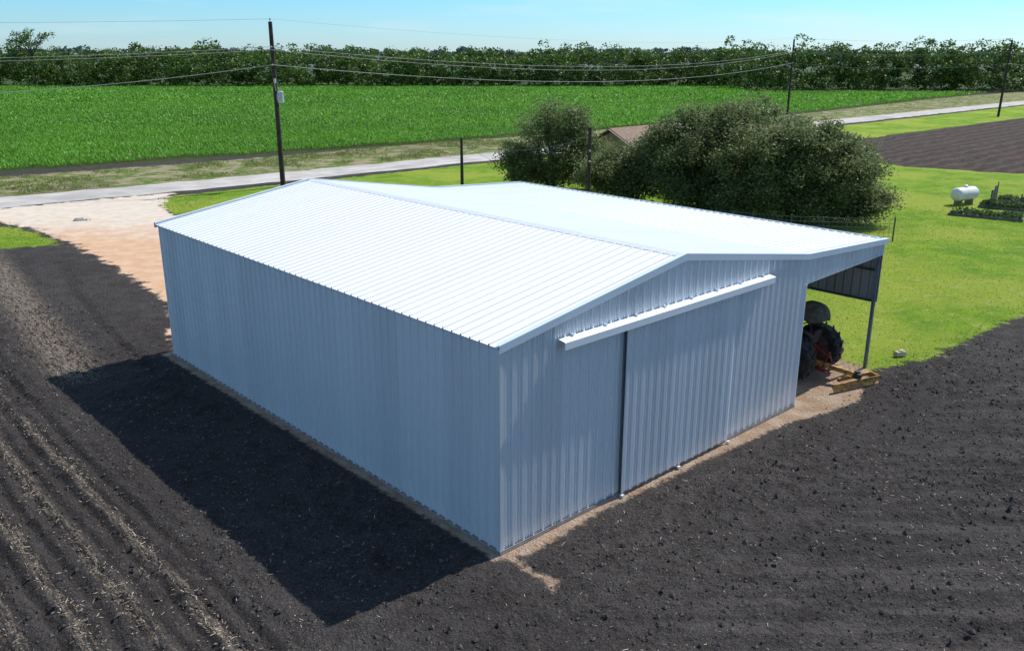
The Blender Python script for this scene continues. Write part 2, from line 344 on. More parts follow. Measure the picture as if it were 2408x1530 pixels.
# ------------------------------------------------------------ BUILDING
Wd,Ln,LT=12.24,17.9,17.36; ZE,ZR,ZL=4.83,5.79,4.55
B=empty('barn',(C0[0],C0[1],0),TH,'galvanised corrugated metal barn with open lean-to on bare soil','barn')
PR=[(0,0),(.010,.045),(.036,.045),(.054,0),(.128,0),(.136,.008),(.158,.008),(.166,0),(.21,0),(.218,.008),(.24,.008),(.248,0)]
PL=[(0,0),(.012,.06),(.07,.06),(.082,0),(.135,0),(.145,.016),(.16,.016),(.17,0),(.215,0),(.225,.016),(.24,.016),(.25,0)]
PF=[(0,0),(.018,.06),(.07,.06),(.088,0),(.140,0),(.152,.03),(.178,.03),(.190,0),(.222,0),(.234,.03),(.26,.03),(.272,0)]
def panel(name,s0,s1,P0,P1,mat,parent=B,pr=PR,**kw):
    mb=MB(); pts=[]; k=0
    while True:
        done=False
        for o,h in pr:
            if s0+k*.305+o>=s1: done=True;break
            pts.append((s0+k*.305+o,h))
        if done:break
        k+=1
    pts.append((s1,0))
    vs=[];
    for a,h in pts: vs+= [P0(a,h),P1(a,h)]
    fs=[(2*i,2*i+2,2*i+3,2*i+1) for i in range(len(pts)-1)]
    mb.add(vs,fs); return mb.obj(name,mat,parent,**kw)
def zt(x): return ZE+(ZR-ZE)*(x/6.12) if x<6.12 else (ZR-(ZR-ZE)*(x-6.12)/6.12 if x<Wd else ZE-(ZE-ZL)*(x-Wd)/(LT-Wd))
b0=.06
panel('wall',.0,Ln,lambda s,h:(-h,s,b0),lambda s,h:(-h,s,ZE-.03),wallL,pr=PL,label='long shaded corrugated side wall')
panel('wall',.0,Wd,lambda s,h:(s,-h,b0),lambda s,h:(s,-h,zt(s)-.04),wallF,pr=PF,label='front gable wall of ribbed metal')
panel('wall',.0,Wd,lambda s,h:(s,Ln+h,b0),lambda s,h:(s,Ln+h,zt(s)-.04),wallF)
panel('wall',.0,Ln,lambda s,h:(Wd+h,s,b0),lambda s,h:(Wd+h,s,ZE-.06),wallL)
roof=empty('roof',(0,0,0)); roof.parent=B
ov=.09
panel('roof_panel',-.09,Ln+.09,lambda s,h:(-ov,s,ZE-.01+h),lambda s,h:(6.12,s,ZR+.0+h),roofm,roof)
panel('roof_panel',-.09,Ln+.09,lambda s,h:(6.12,s,ZR+h),lambda s,h:(Wd,s,ZE+.0+h),roofm,roof)
panel('roof_panel',-.09,Ln+.09,lambda s,h:(Wd,s,ZE+h),lambda s,h:(LT+.12,s,ZL+h-.005),roofm,roof)
mb=MB(); mb.add([(5.96,-.1,ZR-.01),(6.12,-.1,ZR+.052),(6.28,-.1,ZR-.01),(5.96,Ln+.1,ZR-.01),(6.12,Ln+.1,ZR+.052),(6.28,Ln+.1,ZR-.01)],[(0,1,4,3),(1,2,5,4)]); mb.obj('ridge_cap',roofm,roof)
for yy,sg in((-.10,-1),(Ln+.10,1)):
    mb=MB()
    for (xa,za),(xb,zb) in(((-ov-.01,zt(0)),(6.12,ZR)),((6.12,ZR),(Wd,ZE)),((Wd,ZE),(LT+.13,ZL))):
        z1,z2=za+.06,zb+.06
        mb.add([(xa,yy,z1-.18),(xb,yy,z2-.18),(xb,yy,z2),(xa,yy,z1),(xa,yy-sg*.14,z1),(xb,yy-sg*.14,z2),(xa,yy-sg*.06,z1-.18),(xb,yy-sg*.06,z2-.18)],[(0,1,2,3),(3,2,5,4),(0,6,7,1)])
    mb.obj('rake_trim',trim,B)
mb=MB(); mb.box((-.035,-.035,2.43),(.07,.07,4.72)); mb.obj('corner_trim',wallL,B)
mb=MB(); mb.box((Wd+.03,-.035,2.0),(.08,.08,3.9)); mb.obj('corner_trim',wallL,B)
mb=MB(); mb.box((Wd/2,Ln/2,.0),(Wd+.16,Ln+.16,.10)); mb.obj('slab',conc,B,bevel=.01)
mb=MB(); mb.box((Wd/2,-.065,.075),(Wd+.05,.02,.02)); mb.obj('base_trim',conc,B)
for x0,x1 in((3.9,6.197),(6.203,8.5)):
    D=empty('sliding_door',(x0,-.1,0)); D.parent=B
    w=x1-x0
    panel('door_panel',.0,w,lambda s,h:(s,-.01-h,.10),lambda s,h:(s,-.01-h,4.42),wallF,D,pr=PF)
    if x0<5:
        mb=MB(); mb.box((-.008,-.01,2.26),(.016,.05,4.34)); mb.obj('door_edge',darkm,D)
mb=MB(); xa,xb=1.66,10.12
pr=[(-.06,4.63),(-.26,4.60),(-.27,4.59),(-.27,4.42),(-.26,4.42),(-.255,4.58),(-.06,4.61)]
vs=[(xa,y,z) for y,z in pr]+[(xb,y,z) for y,z in pr]; n=len(pr)
mb.add(vs,[(i,(i+1)%n,n+(i+1)%n,n+i) for i in range(n)]+[tuple(range(n))[::-1],tuple(range(n,2*n))])
mb.obj('door_track',metal('track_cover',(.84,.87,.89),.45,.1,0,.01),B)
for i in range(8):
    x=xa+.4+i*(xb-xa-.8)/7; mb=MB(); mb.box((x,-.10,4.65),(.04,.07,.06)); mb.obj('track_bracket',trim,B)
for x in(3.9,6.2,8.5):
    mb=MB(); mb.box((x,-.19,.05),(.09,.07,.05)); mb.obj('floor_guide',trim,B)
panel('header_panel',Wd+.08,LT,lambda s,h:(s,-h,3.98+.13*(s-Wd)/5.1),lambda s,h:(s,-h,zt(s)-.04),wallF,pr=PF)
mb=MB(); mb.add([(Wd+.02,-.065,3.95),(LT+.04,-.065,4.08),(LT+.04,-.065,4.12),(Wd+.02,-.065,3.99),(Wd+.02,.05,3.95),(LT+.04,.05,4.08)],[(0,1,2,3),(0,4,5,1)]); mb.obj('header_trim',trim,B)
panel('skirt_panel',0.0,Ln,lambda s,h:(LT+h,s,2.38),lambda s,h:(LT+h,s,ZL-.03),skirtm,pr=PL,label='hanging corrugated skirt, coloured dark for shade, along the open lean-to side')
for z in(2.42,3.5,4.3):
    mb=MB(); mb.box((LT-.06,Ln/2,z),(.07,Ln-.1,.07)); mb.obj('girt',darkm,B)
for i in range(10): 
    y=.1+i*(Ln-.2)/9
    mb=MB(); mb.bar((Wd+.07,y,ZE-.12),(LT-.05,y,ZL-.12),.05,.14); mb.obj('rafter',darkm,B)
pst=simple('post_steel',(.13,.16,.20),(.18,.21,.25),3,.5,.3)
for y in(.08,6.0,12.0,Ln-.08):
    mb=MB(); mb.box((LT-.07,y,2.17),(.10,.10,4.5)); mb.obj('post',pst,B)
mb=MB(); mb.box((LT+.135,Ln/2,ZL-.01),(.02,Ln+.2,.13)); mb.obj('eave_trim',trim,B)
# ------------------------------------------------------------ TRACTOR
red=simple('red_paint',(.24,.026,.016),(.10,.018,.015),5,.5,0,.1,20); tyrem=simple('tyre_rubber',(.014,.014,.015),(.04,.038,.037),6,.85,0,.2,20)
rimm=simple('rim_paint',(.08,.03,.02),(.14,.09,.07),4,.6); canm=simple('canopy_canvas',(.045,.045,.03),(.12,.11,.075),3,.85,0,.6,7)
yel=simple('yellow_paint',(.55,.28,.05),(.16,.08,.035),7,.65,0,.2,18); iron=simple('iron',(.035,.03,.028),(.09,.06,.045),6,.7,.3)
tx,ty=b2w(15.2,1.25); T=empty('tractor',(tx,ty,0),TH,'old red farm tractor with dark canopy parked under the lean-to','tractor')
def wheel(parent,x,y,R,w,lug=20,name='wheel'):
    Wh=empty(name,(x,y,R)); Wh.parent=parent
    mb=MB(); r=R*.55
    mb.lathe((0,0,0),(1,0,0),[(-w*.42,r),(-w*.5,r*1.2),(-w*.5,R*.84),(-w*.42,R*.9),(0,R*.92),(w*.42,R*.9),(w*.5,R*.84),(w*.5,r*1.2),(w*.42,r)],32,closed=True)
    for i in range(lug):
        for sg in(-1,1):
            a=2*math.pi*(i+(.5 if sg>0 else 0))/lug
            p0=Vector((0,math.cos(a)*R*.95,math.sin(a)*R*.95)); a2=a-.16
            p1=Vector((sg*w*.52,math.cos(a2)*R*.9,math.sin(a2)*R*.9)); mb.bar(p0,p1,.055*R/.7,.10*R/.7)
    mb.obj('tyre',tyrem,Wh)
    mb=MB(); mb.lathe((0,0,0),(1,0,0),[(-w*.4,r*1.02),(-w*.3,r*.95),(-w*.05,r*.9),(-w*.02,r*.35),(w*.12,r*.3),(w*.14,.02)],24).lathe((0,0,0),(1,0,0),[(w*.4,r*1.02),(w*.3,r*.95),(w*.0,r*.85)],24)
    mb.obj('rim',rimm,Wh,smooth=True)
wheel(T,-.93,0,.82,.48,16);wheel(T,.93,0,.82,.48,16);wheel(T,-.72,2.25,.42,.2,14);wheel(T,.72,2.25,.42,.2,14)
mb=MB(); mb.box((0,.35,.85),(.42,1.2,.5)).box((0,1.7,1.15),(.5,1.5,.55),None,.85).box((0,2.48,1.05),(.48,.1,.7)).box((0,1.5,.72),(.34,1.6,.32)); mb.tube([(-.85,0,.78),(.85,0,.78)],.13,12); mb.box((0,2.25,.5),(1.3,.12,.14)); mb.obj('body',red,T,bevel=.03)
for sx in(-.60,.60):
    mb=MB(); pts=[]; 
    for i in range(7):
        a=rad(55+i*14); pts.append((0,-math.cos(a)*.93,.82+math.sin(a)*.90))
    vs=[];w=.12
    for p in pts: vs+=[(sx-w,p[1],p[2]),(sx+w,p[1],p[2]),(sx-w,p[1]*.97,p[2]-.03),(sx+w,p[1]*.97,p[2]-.03)]
    fs=[]
    for i in range(6): a=i*4;b=a+4; fs+=[(a,a+1,b+1,b),(a+2,b+2,b+3,a+3),(a,b,b+2,a+2),(a+1,a+3,b+3,b+1)]
    mb.add(vs,fs); mb.obj('fender',iron,T)
mb=MB(); mb.box((0,-.05,1.2),(.48,.45,.09)).box((0,-.3,1.42),(.46,.08,.4),Matrix.Rotation(rad(12),3,'X')).box((0,0,1.05),(.12,.12,.28)); mb.obj('seat',iron,T,bevel=.03)
mb=MB(); mb.tube([(0,.9,1.2),(0,.62,1.55)],.025,8)
mb.tube([(math.cos(a)*.2,.62+math.sin(a)*.16,1.55+math.sin(a)*.12) for a in [i*math.pi/8 for i in range(17)]],.016,6); mb.obj('steering_wheel',iron,T)
mb=MB(); mb.tube([(.12,1.6,1.4),(.12,1.6,2.1)],.035,10).tube([(.12,1.6,1.6),(.12,1.6,1.95)],.06,10); mb.obj('exhaust',iron,T)
mb=MB(); nx,ny=16,8; vs=[]
for j in range(ny+1):
    ph=j/ny*math.pi/2
    for i in range(nx):
        a=2*math.pi*i/nx; rr=.62*math.sin(ph)**.75; z=1.98+.56*max(math.cos(ph),0)**.9+.035*math.sin(3*a)*(j/ny)
        ex=abs(math.cos(a))**.75*(1 if math.cos(a)>0 else -1); ey=abs(math.sin(a))**.75*(1 if math.sin(a)>0 else -1)
        if j==ny: z+= (.16*ey if ey>0 else -.02)+(-.06*ex)
        vs.append((rr*ex,rr*ey*.9,z))
fs=[]
for j in range(ny):
    for i in range(nx): a=j*nx+i;b=j*nx+(i+1)%nx; fs.append((a,a+nx,b+nx,b))
mb.add(vs,fs); C_=mb.obj('canopy',canm,T,smooth=True); C_.location=(.10,-.02,0)
so_=C_.modifiers.new('s','SOLIDIFY'); so_.thickness=.03
mb=MB()
for sx in(-.36,.36): mb.tube([(sx,-.28,.9),(sx,-.3,1.7),(sx*.8,-.1,2.26)],.025,8).tube([(sx,-.3,1.8),(sx*.8,.3,2.24)],.018,6)
mb.obj('canopy_frame',iron,T)
mb=MB()
for sx in(-.3,.3): mb.bar((sx,-.1,.55),(sx*1.3,-.95,.42),.05,.08).bar((sx,-.15,1.1),(sx*1.15,-.6,.5),.03,.03)
mb.bar((0,-.15,1.15),(0,-.95,.75),.05,.05).bar((-.45,-.95,.42),(.45,-.95,.42),.06,.06).bar((-.35,-.1,.6),(.35,-.1,1.2),.05,.05); mb.obj('hitch',red,T)
bxw,byw=b2w(15.3,.25); R_=empty('grader_blade',(bxw,byw,0),TH,'rusty yellow rear grader blade resting behind the tractor','farm implement')
mb=MB(); vs=[];L=Vector((-1.05,-.62,0));Rr=Vector((.85,-1.2,0))
dd=(Rr-L).normalized(); nn=Vector((-dd.y,dd.x,0))
for i in range(7):
    a=i/6; off=.10*math.sin(a*math.pi); z=.02+a*.28
    for p in(L,Rr): vs.append(p-nn*(-off)+Vector((0,0,z)))
for i in range(7):
    a=i/6; off=.10*math.sin(a*math.pi)-.03; z=.02+a*.28
    for p in(L,Rr): vs.append(p-nn*(-off)+Vector((0,0,z)))
fs=[]
for i in range(6): fs+=[(2*i,2*i+1,2*i+3,2*i+2),(14+2*i,14+2*i+2,14+2*i+3,14+2*i+1)]
mb.add(vs,fs+[(12,13,27,26),(0,14,15,1)])
for i in range(6): mb.add([vs[2*i],vs[2*i+2],vs[2*i+16],vs[2*i+14]],[(0,1,2,3)]); mb.add([vs[2*i+1],vs[2*i+3],vs[2*i+17],vs[2*i+15]],[(0,1,2,3)])
mb.obj('blade',yel,R_)
mid=(L+Rr)/2
mb=MB(); mb.bar((-.30,.75,.60),(mid.x+.15,mid.y+.02,.40),.17,.15).bar(L+nn*.38+Vector((.5,-.15,.24)),Rr+nn*.40+Vector((0,0,.24)),.09,.12).bar(Rr+nn*.06+Vector((-.03,0,.2)),Rr+nn*.40+Vector((-.03,0,.2)),.07,.22); mb.obj('frame',yel,R_,bevel=.012)
mb=MB(); mb.lathe((mid.x+.15,mid.y+.1,.30),(0,0,1),[(0,.15),(.16,.15),(.18,.11),(.24,.09)],18); mb.obj('turntable',iron,R_)
mb=MB(); mb.bar((-.45,.25,.45),(.4,.25,.45),.08,.08).bar((-.3,.25,.45),(-.05,.2,.95),.05,.05).bar((.3,.25,.45),(.0,.2,.95),.05,.05); mb.obj('mast',red,R_)
# ------------------------------------------------------------ UTILITY POLES AND WIRES
wood=simple('pole_wood',(.022,.016,.013),(.055,.04,.03),3,.85,0,.4,14); wood2=simple('pole_wood_weathered',(.035,.025,.02),(.06,.045,.035),3,.85,0,.4,14)
galv=simple('galvanised_can',(.40,.43,.46),(.50,.52,.55),2,.4,.3); porc=simple('porcelain',(.35,.33,.32),(.5,.48,.46),3,.3)
def pole(x,y,h,r,label,top=True,lean=0,trans=False,m=wood,ins=()):
    O=empty('utility_pole',(x,y,0),0,label,'utility pole','utility poles along the road')
    mb=MB(); mb.tube([(0,0,-.3),(lean*.5,0,h*.5),(lean,0,h)],[r,r*.87,r*.72],14); mb.obj('shaft',m,O,smooth=True)
    for z in ins:
        mb=MB(); mb.lathe((lean*z/h,-r-.06,z),(0,-1,0),[(-.1,.02),(-.02,.04),(0,.07),(.04,.075),(.06,.045),(.1,.06),(.13,.04)],10); mb.obj('insulator',porc,O,smooth=True)
    if top:
        mb=MB(); mb.lathe((lean,0,h),(0,0,1),[(0,.03),(.12,.03),(.14,.07),(.2,.07),(.26,.04)],10); mb.obj('insulator',porc,O,smooth=True)
    if trans:
        G=empty('transformer',(.38,-.1,6.65)); G.parent=O
        mb=MB(); mb.lathe((0,0,0),(0,0,1),[(0,.2),(.03,.24),(.78,.24),(.80,.26),(.86,.26),(.93,.16)],20); mb.obj('tank',galv,G,smooth=True)
        for bx_ in(.07,-.1): mb=MB(); mb.tube([(bx_,0,.9),(bx_,0,1.08)],[.05,.03],8); mb.obj('bushing',porc,G)
        mb=MB(); mb.box((-.27,0,.45),(.12,.1,.5)); mb.obj('bracket',galv,G)
        mb=MB(); mb.box((.05,-.22,8.35),(.14,.2,.35)).tube([(.0,-.22,8.2),(.1,-.22,7.6)],.03,6); mb.obj('cutout_fuse',porc,O)
    return O
P1=(-18.7,70.8);P2=(48.6,156.8);P3=(82,149.7)
pole(*P1,12.75,.21,'tall dark wooden utility pole carrying a grey transformer',trans=True,ins=(10.9,9.56))
pole(*P2,12.5,.2,'tall dark wooden utility pole beside the green crop field',ins=(10.4,8.6))
pole(*P3,12.3,.2,'tall dark wooden utility pole on the grass verge by the road',ins=(10.4,8.5),lean=.25)
pole(-4.0,69.6,4.05,.14,'short dark wooden guy stub pole in the grass',top=False)
pole(5.15,58.3,5.8,.15,'short dark wooden service pole beside the oak trees',top=False,m=wood2,ins=(4.3,3.6))
wire=simple('wire_metal',(.30,.29,.28),(.42,.41,.40),3,.5,.2); wired=simple('wire_dark',(.10,.10,.10),(.15,.15,.15),3,.6)
def pw(a,b,sag,r=.02,m=wire,label='overhead power line strung between wooden utility poles',n=28):
    a=Vector(a);b=Vector(b); pts=[a.lerp(b,i/n)-Vector((0,0,4*sag*(i/n)*(1-i/n))) for i in range(n+1)]
    mb=MB(); mb.tube(pts,r,5); o=mb.obj('power_line',m,smooth=True,label=label,cat='power line',group='overhead power lines')
A=P1;Lf=(-75,52)
pw((*A,12.95),(*Lf,12.9),.5,.010); pw((*A,12.95),(*P2,12.7),1.2,.007)
for k,dz in enumerate((0,.22)):
    pw((A[0],A[1]-.3,10.9-dz),(Lf[0],Lf[1],10.9-dz),.9,.018); pw((A[0],A[1]-.3,10.9-dz),(P2[0],P2[1]-.3,10.6-dz),2.0+.2*k,.020)
    pw((P2[0],P2[1]-.3,10.6-dz),(P3[0],P3[1]-.3,10.5-dz),.6,.016); pw((P3[0],P3[1]-.3,10.5-dz),(130,190,10.6-dz),.9,.016)
pw((A[0],A[1]-.3,9.56),(Lf[0],Lf[1],9.3),2.0,.024); pw((A[0],A[1]-.3,9.56),(P2[0],P2[1]-.3,8.6),2.1,.026); pw((P2[0],P2[1]-.3,8.6),(P3[0],P3[1]-.3,8.6),.9,.018); pw((P3[0],P3[1]-.3,8.6),(130,190,8.7),.9,.018)
pw((*P2,12.7),(*P3,12.5),.5,.010); 
pw((A[0],A[1],8.2),(-4.0,69.6,3.7),.1,.010,wired,'steel guy wire from tall pole to short stub pole')
pw((-4.0,69.6,3.6),(5.15,58.3,5.2),.7,.014,wired,'slack dark service wire between two short wooden poles')
pw((-4.0,69.6,3.6),(1.5,72,.2),.0,.012,wired,'steel guy wire from stub pole down to the grass')
# ------------------------------------------------------------ HOUSE
brick=simple('house_brick',(.30,.19,.13),(.38,.27,.19),3,.9,0,.3,25); shing=simple('shingles',(.19,.125,.09),(.27,.185,.135),4,.9,0,.4,12); white=simple('white_trim',(.45,.36,.29),(.52,.43,.36),2,.6); glass=simple('window_glass',(.03,.04,.05),(.05,.06,.07),2,.1)
Hs=empty('house',(8.4,75.6,0),TH,'low tan brick house with brown shingle roof behind oaks','house')
HL=14;HW=3.5
mb=MB(); mb.box((HL/2,0,1.3),(HL-.6,HW*2-.8,2.6)); mb.add([(.3,-HW+.4,2.6),(.3,HW-.4,2.6),(.3,0,4.05),(HL-.3,-HW+.4,2.6),(HL-.3,HW-.4,2.6),(HL-.3,0,4.05)],[(0,2,1),(3,4,5)]); mb.obj('wall',brick,Hs)
mb=MB(); 
for sg in(-1,1):
    mb.add([(-.1,0,4.3),(HL+.1,0,4.3),(HL+.1,sg*HW,2.55),(-.1,sg*HW,2.55),(-.1,0,4.18),(HL+.1,0,4.18),(HL+.1,sg*HW,2.43),(-.1,sg*HW,2.43)],[(0,1,2,3),(4,7,6,5)])
mb.obj('roof',shing,Hs)
mb=MB()
for sg in(-1,1):
    for x in(-.12,HL+.12): mb.bar((x,0,4.2),(x,sg*HW,2.45),.2,.04)
    mb.box((HL/2,sg*(HW+.02),2.47),(HL+.2,.04,.18))
mb.obj('fascia',white,Hs)
for x,y,rot in((3,-HW+.38,0),(7,-HW+.38,0),(11,-HW+.38,0),(.28,0,1)):
    mb=MB(); 
    if rot: mb.box((x,y,1.6),(.06,1.2,1.1))
    else: mb.box((x,y,1.6),(1.2,.06,1.1))
    mb.obj('window',glass,Hs)
# ------------------------------------------------------------ TREES
bark=simple('oak_bark',(.06,.05,.04),(.12,.10,.08),4,.9,0,.6,10)
oakl=leafmat('oak_leaves',(.085,.125,.036),(.14,.185,.06),(.25,.29,.13),.42,.6)
def oak(x,y,h,blobs,nleaf,label,trunks,leaf=(.10,.20)):
    O=empty('oak_tree',(x,y,0),0,label,'tree')
    cs=[];rs=[]
    for (cx,cy,cz,ax,ay,az,n) in blobs:
        for _ in range(n):
            v=rng.normal(size=3); v/=np.linalg.norm(v); rr=rng.uniform(.3,1.25)**.6
            c=np.array([cx+v[0]*ax*rr,cy+v[1]*ay*rr,cz+v[2]*az*rr]); 
            if c[2]<.6: c[2]=rng.uniform(.5,1.6)
            cs.append(c); rs.append(rng.uniform(.28,.8))
    cs=np.array(cs);rs=np.array(rs)
    per=(nleaf*rs**1.8/np.sum(rs**1.8)).astype(int)+20
    C=[]
    for c,r,k in zip(cs,rs,per):
        v=rng.normal(size=(k,3)); v/=np.linalg.norm(v,axis=1)[:,None]
        C.append(c+v*(r*rng.uniform(.1,1.8,(k,1))**.8)*np.array([1.15,1.15,.8]))
    C=np.concatenate(C); C=C[C[:,2]>.15]
    quads('crown',rand_leaves(C,rng.uniform(leaf[0],leaf[1],len(C)),.5,.35),oakl,O)
    mb=MB()
    for (bx_,by_,tx_,ty_,tz,r) in trunks:
        mb.tube([(bx_,by_,-.1),(bx_*.9+tx_*.1,by_,.5),((bx_+tx_)/2+.15,(by_+ty_)/2,tz*.6),(tx_,ty_,tz)],[r*1.3,r,r*.8,r*.55],10)
        d_=np.hypot(cs[:,0]-tx_,cs[:,1]-ty_); idx=np.argsort(d_+rng.uniform(0,2,len(d_)))[:26]
        for i in idx:
            e=Vector(cs[i]); s_=Vector((tx_,ty_,tz*rng.uniform(.75,1))); m_=s_.lerp(e,.5)+Vector((rng.uniform(-.3,.3),rng.uniform(-.3,.3),rng.uniform(0,.4)))
            mb.tube([s_,m_,e],[r*.4,r*.22,.02],6,False)
    mb.obj('trunk',bark,O,smooth=True)
    return O
oak(15.2,60,8.0,[(-2.2,0,4.2,3.8,3.6,2.7,90),(1.4,.5,4.8,4.4,3.5,2.4,90),(3.4,-1,3.6,3.4,3,2.4,65),(-4.3,0,3.4,2.4,2.4,2.4,66),(-.5,0,6.1,2.8,2,1.1,30),(-1,-2,1.8,4.2,1.5,1.2,80)],96000,'broad dark-green live oak with low spreading crown by house',[(0,0,-.6,.2,2.0,.26),(.9,-.3,1.8,0,2.1,.22)],(.13,.25))
oak(18.4,55.5,6.9,[(.8,0,3.8,3.4,3.1,2.4,100),(2.9,.2,2.7,2.3,2.6,1.9,62),(-2.4,0,3.6,2.8,2.6,2.4,70),(3.0,-.8,1.5,2.3,1.6,1.0,60),(.6,0,5.2,2.9,2.,1.2,36),(-.5,-.8,1.6,4.2,1.6,1.1,100)],98000,'rounded live oak with twin trunks on the bright lawn',[(-.4,0,-.8,.3,1.9,.2),(.15,-.1,.9,.2,2.1,.24)],(.13,.25))
oak(3.2,69.5,7.0,[(0.1,0,3.0,3.5,2.6,2.5,80),(.9,0,5.3,2.4,1.6,1.4,30),(-2.3,0,2.1,1.9,1.5,1.4,36),(2.8,0,2.6,1.7,1.5,1.7,36),(0,-.6,1.3,3.3,1.2,.8,40)],32000,'loose airy oak with thin crown beside the road',[(.2,0,0,.2,2.2,.17),(-.3,.2,-1,.2,2,.12)],(.14,.27))
oak(9.0,62.5,4.4,[(0,0,2.3,3.0,2.2,1.8,60),(-1.8,.2,2.0,2.0,1.5,1.6,34),(2.0,0,3.2,2.2,2,2.0,50)],40000,'low bushy oak crowded in front of the brick house',[(0,0,.1,.2,1.3,.14)],(.13,.25))
woodl=leafmat('wood_leaves',(.035,.078,.012),(.10,.18,.025),(.16,.26,.042),.18,.09)
def wood_belt(name,rows,leafn,lsz,mat,label):
    C=[]
    for (xa,xb,y,step,h0,h1,rad_) in rows:
        x=xa
        while x<xb:
            h=rng.uniform(h0,h1)*(.86+.28*vn(np.array([x/16.]),np.array([y/9.]),3)[0]); cx=x+rng.uniform(-1.5,1.5); cy=y+rng.uniform(-2.0,2.5); rw=rad_*rng.uniform(.75,1.3)
            for k in range(16):
                # rounded crown standing on a skirt of lower growth
                f=rng.uniform(.02,.92)
                if f>.3: w=rw*math.sqrt(max(.08,1-((f-.55)/.45)**2))
                else: w=rw*.8
                a=rng.uniform(0,6.28); rr=rng.uniform(.3,1.)**.5*w
                c=np.array([cx+math.cos(a)*rr,cy+math.sin(a)*rr*.8+(1.8 if f<.3 else 0),h*f]); r=rng.uniform(.7,1.8)*rad_/3.8
                v=rng.normal(size=(leafn,3)); v/=np.linalg.norm(v,axis=1)[:,None]; v[:,2]=np.where(v[:,2]<-.4,-v[:,2],v[:,2])
                C.append(c+v*r*rng.uniform(.6,1.15,(leafn,1))*np.array([1.1,1.1,.85]))
            x+=step*rng.uniform(.5,1.5)
    C=np.concatenate(C); C=C[C[:,2]>-.2]; quads(name,rand_leaves(C,rng.uniform(*lsz,len(C)),.75,.2),mat,kind='stuff',label=label,cat='trees')
wood_belt('wood',[(-200,72,277,3.6,9.0,11.6,4.2),(-200,80,284,4.6,9.8,12.4,4.8),(-205,90,292,5.2,10.2,13.4,5.2),(69,160,247,3.6,9.6,12.2,4.2),(71,170,254,4.6,10.5,13.2,4.8),(66,180,262,5.2,10.5,14.0,5.2)],58,(.32,.85),woodl,'dense leafy green wood bordering the crop field')
hazetint=leafmat('haze_tinted_leaves',(.10,.16,.13),(.12,.18,.15),(.15,.21,.17),.2,.02)  # distance haze put into the leaf colour as a bluish tint
wood_belt('distant_wood',[(-520,560,760,13,8,12,9),(-520,560,800,13,8,12,9)],20,(2.0,4.5),hazetint,'haze-tinted bluish tree line far beyond the fields')
O=empty('tall_tree',(-148,279,0),0,'tall straggly tree rising above the far wood','tree')
C=[];mb=MB(); mb.tube([(0,0,0),(.3,0,8),(0,0,13)],[.35,.25,.1],8)
for k in range(26):
    c=np.array([rng.uniform(-6,6),rng.uniform(-2,2),rng.uniform(11.5,17.5)]); c[2]-=abs(c[0])*.25; v=rng.normal(size=(55,3))*np.array([.9,.9,.5]); C.append(c+v*.8); mb.tube([(0.2,0,8+k*.1),tuple(c)],[.1,.04],5,False)
quads('crown',rand_leaves(np.concatenate(C),.6,.6),woodl,O); mb.obj('trunk',bark,O)
# ------------------------------------------------------------ CROP
cropm=leafmat('crop_leaves',(.095,.28,.02),(.14,.37,.028),(.20,.45,.06),.4,.035)
def crop(y0,y1,sp,lw,nl,ll):
    u=np.arange(-260,420,sp); v=np.arange(-260,420,1.15); 
    U_,V_=np.meshgrid(u,v); U_=U_+rng.uniform(-.3,.3,U_.shape)*sp; V_=V_+rng.normal(0,.04,V_.shape)
    x=U_*CA-V_*SA; y=U_*SA+V_*CA; x=x.ravel();y=y.ravel()
    k=(y>=y0)&(y<y1)&(np.abs(x)<.66*y+6); x=x[k];y=y[k]
    k=sdf(FIELD,x,y)>.3+vn(x/3,y/3,2)*2.0; x=x[k];y=y[k]; n=len(x); out=[]
    hs=(.65+.7*vn(x/9,y/9,5))
    for i in range(nl):
        a=rng.uniform(0,6.28,n); l=rng.uniform(.7,1.1,n)*ll*hs; w=rng.uniform(.7,1.2,n)*lw; el=rng.uniform(.5,1.35,n)
        b=np.stack([x,y,rng.uniform(.03,.15,n)],1); d_=np.stack([np.cos(a)*np.cos(el),np.sin(a)*np.cos(el),np.sin(el)],1)*l[:,None]
        s_=np.stack([-np.sin(a),np.cos(a),np.zeros(n)],1)*w[:,None]*.5; m=b+d_*.6; tip=b+d_*1.05; tip[:,2]-=.12*l
        out.append(np.stack([b,m+s_,tip,m-s_],1))
    return np.concatenate(out)
V=np.concatenate([crop(60,128,.26,.13,5,.60),crop(128,190,.5,.24,4,.62),crop(190,284,1.0,.5,4,.68)])
quads('crop_field',V,cropm,kind='stuff',label='dense green young corn crop in long rows',cat='crop')
weedm=leafmat('weed_leaves',(.12,.19,.03),(.17,.24,.045),(.33,.31,.12),.3,.3)
n=30000; x=rng.uniform(-70,120,n); y=rng.uniform(30,230,n); x2=rng.uniform(-50,10,26000); y2=rng.uniform(60,120,26000); x=np.concatenate([x,x2]);y=np.concatenate([y,y2])
k=(sdf(VERGE,x,y)>.8)&(sdf(FIELD,x,y)<1.)&(vn(x/2.5,y/2.5,12)+.4*vn(x/.7,y/.7,14)>.62); 
rc=np.array(ROADC); dr=np.full(x.shape,1e9)
for i in range(len(rc)-1):
    a=rc[i];e=rc[i+1]-a; t_=np.clip(((x-a[0])*e[0]+(y-a[1])*e[1])/(e@e),0,1); dr=np.minimum(dr,np.hypot(x-a[0]-t_*e[0],y-a[1]-t_*e[1]))
k&=dr>3.4; x=x[k];y=y[k]
C=np.stack([x,y,np.zeros(len(x))],1); C=np.repeat(C,5,0)+rng.normal(size=(len(x)*5,3))*np.array([.18,.18,.0]); C[:,2]=rng.uniform(.03,.18,len(C))
quads('verge_weeds',rand_leaves(C,.20,.35),weedm,kind='stuff',label='patchy weeds and grass on the roadside verge',cat='weeds')
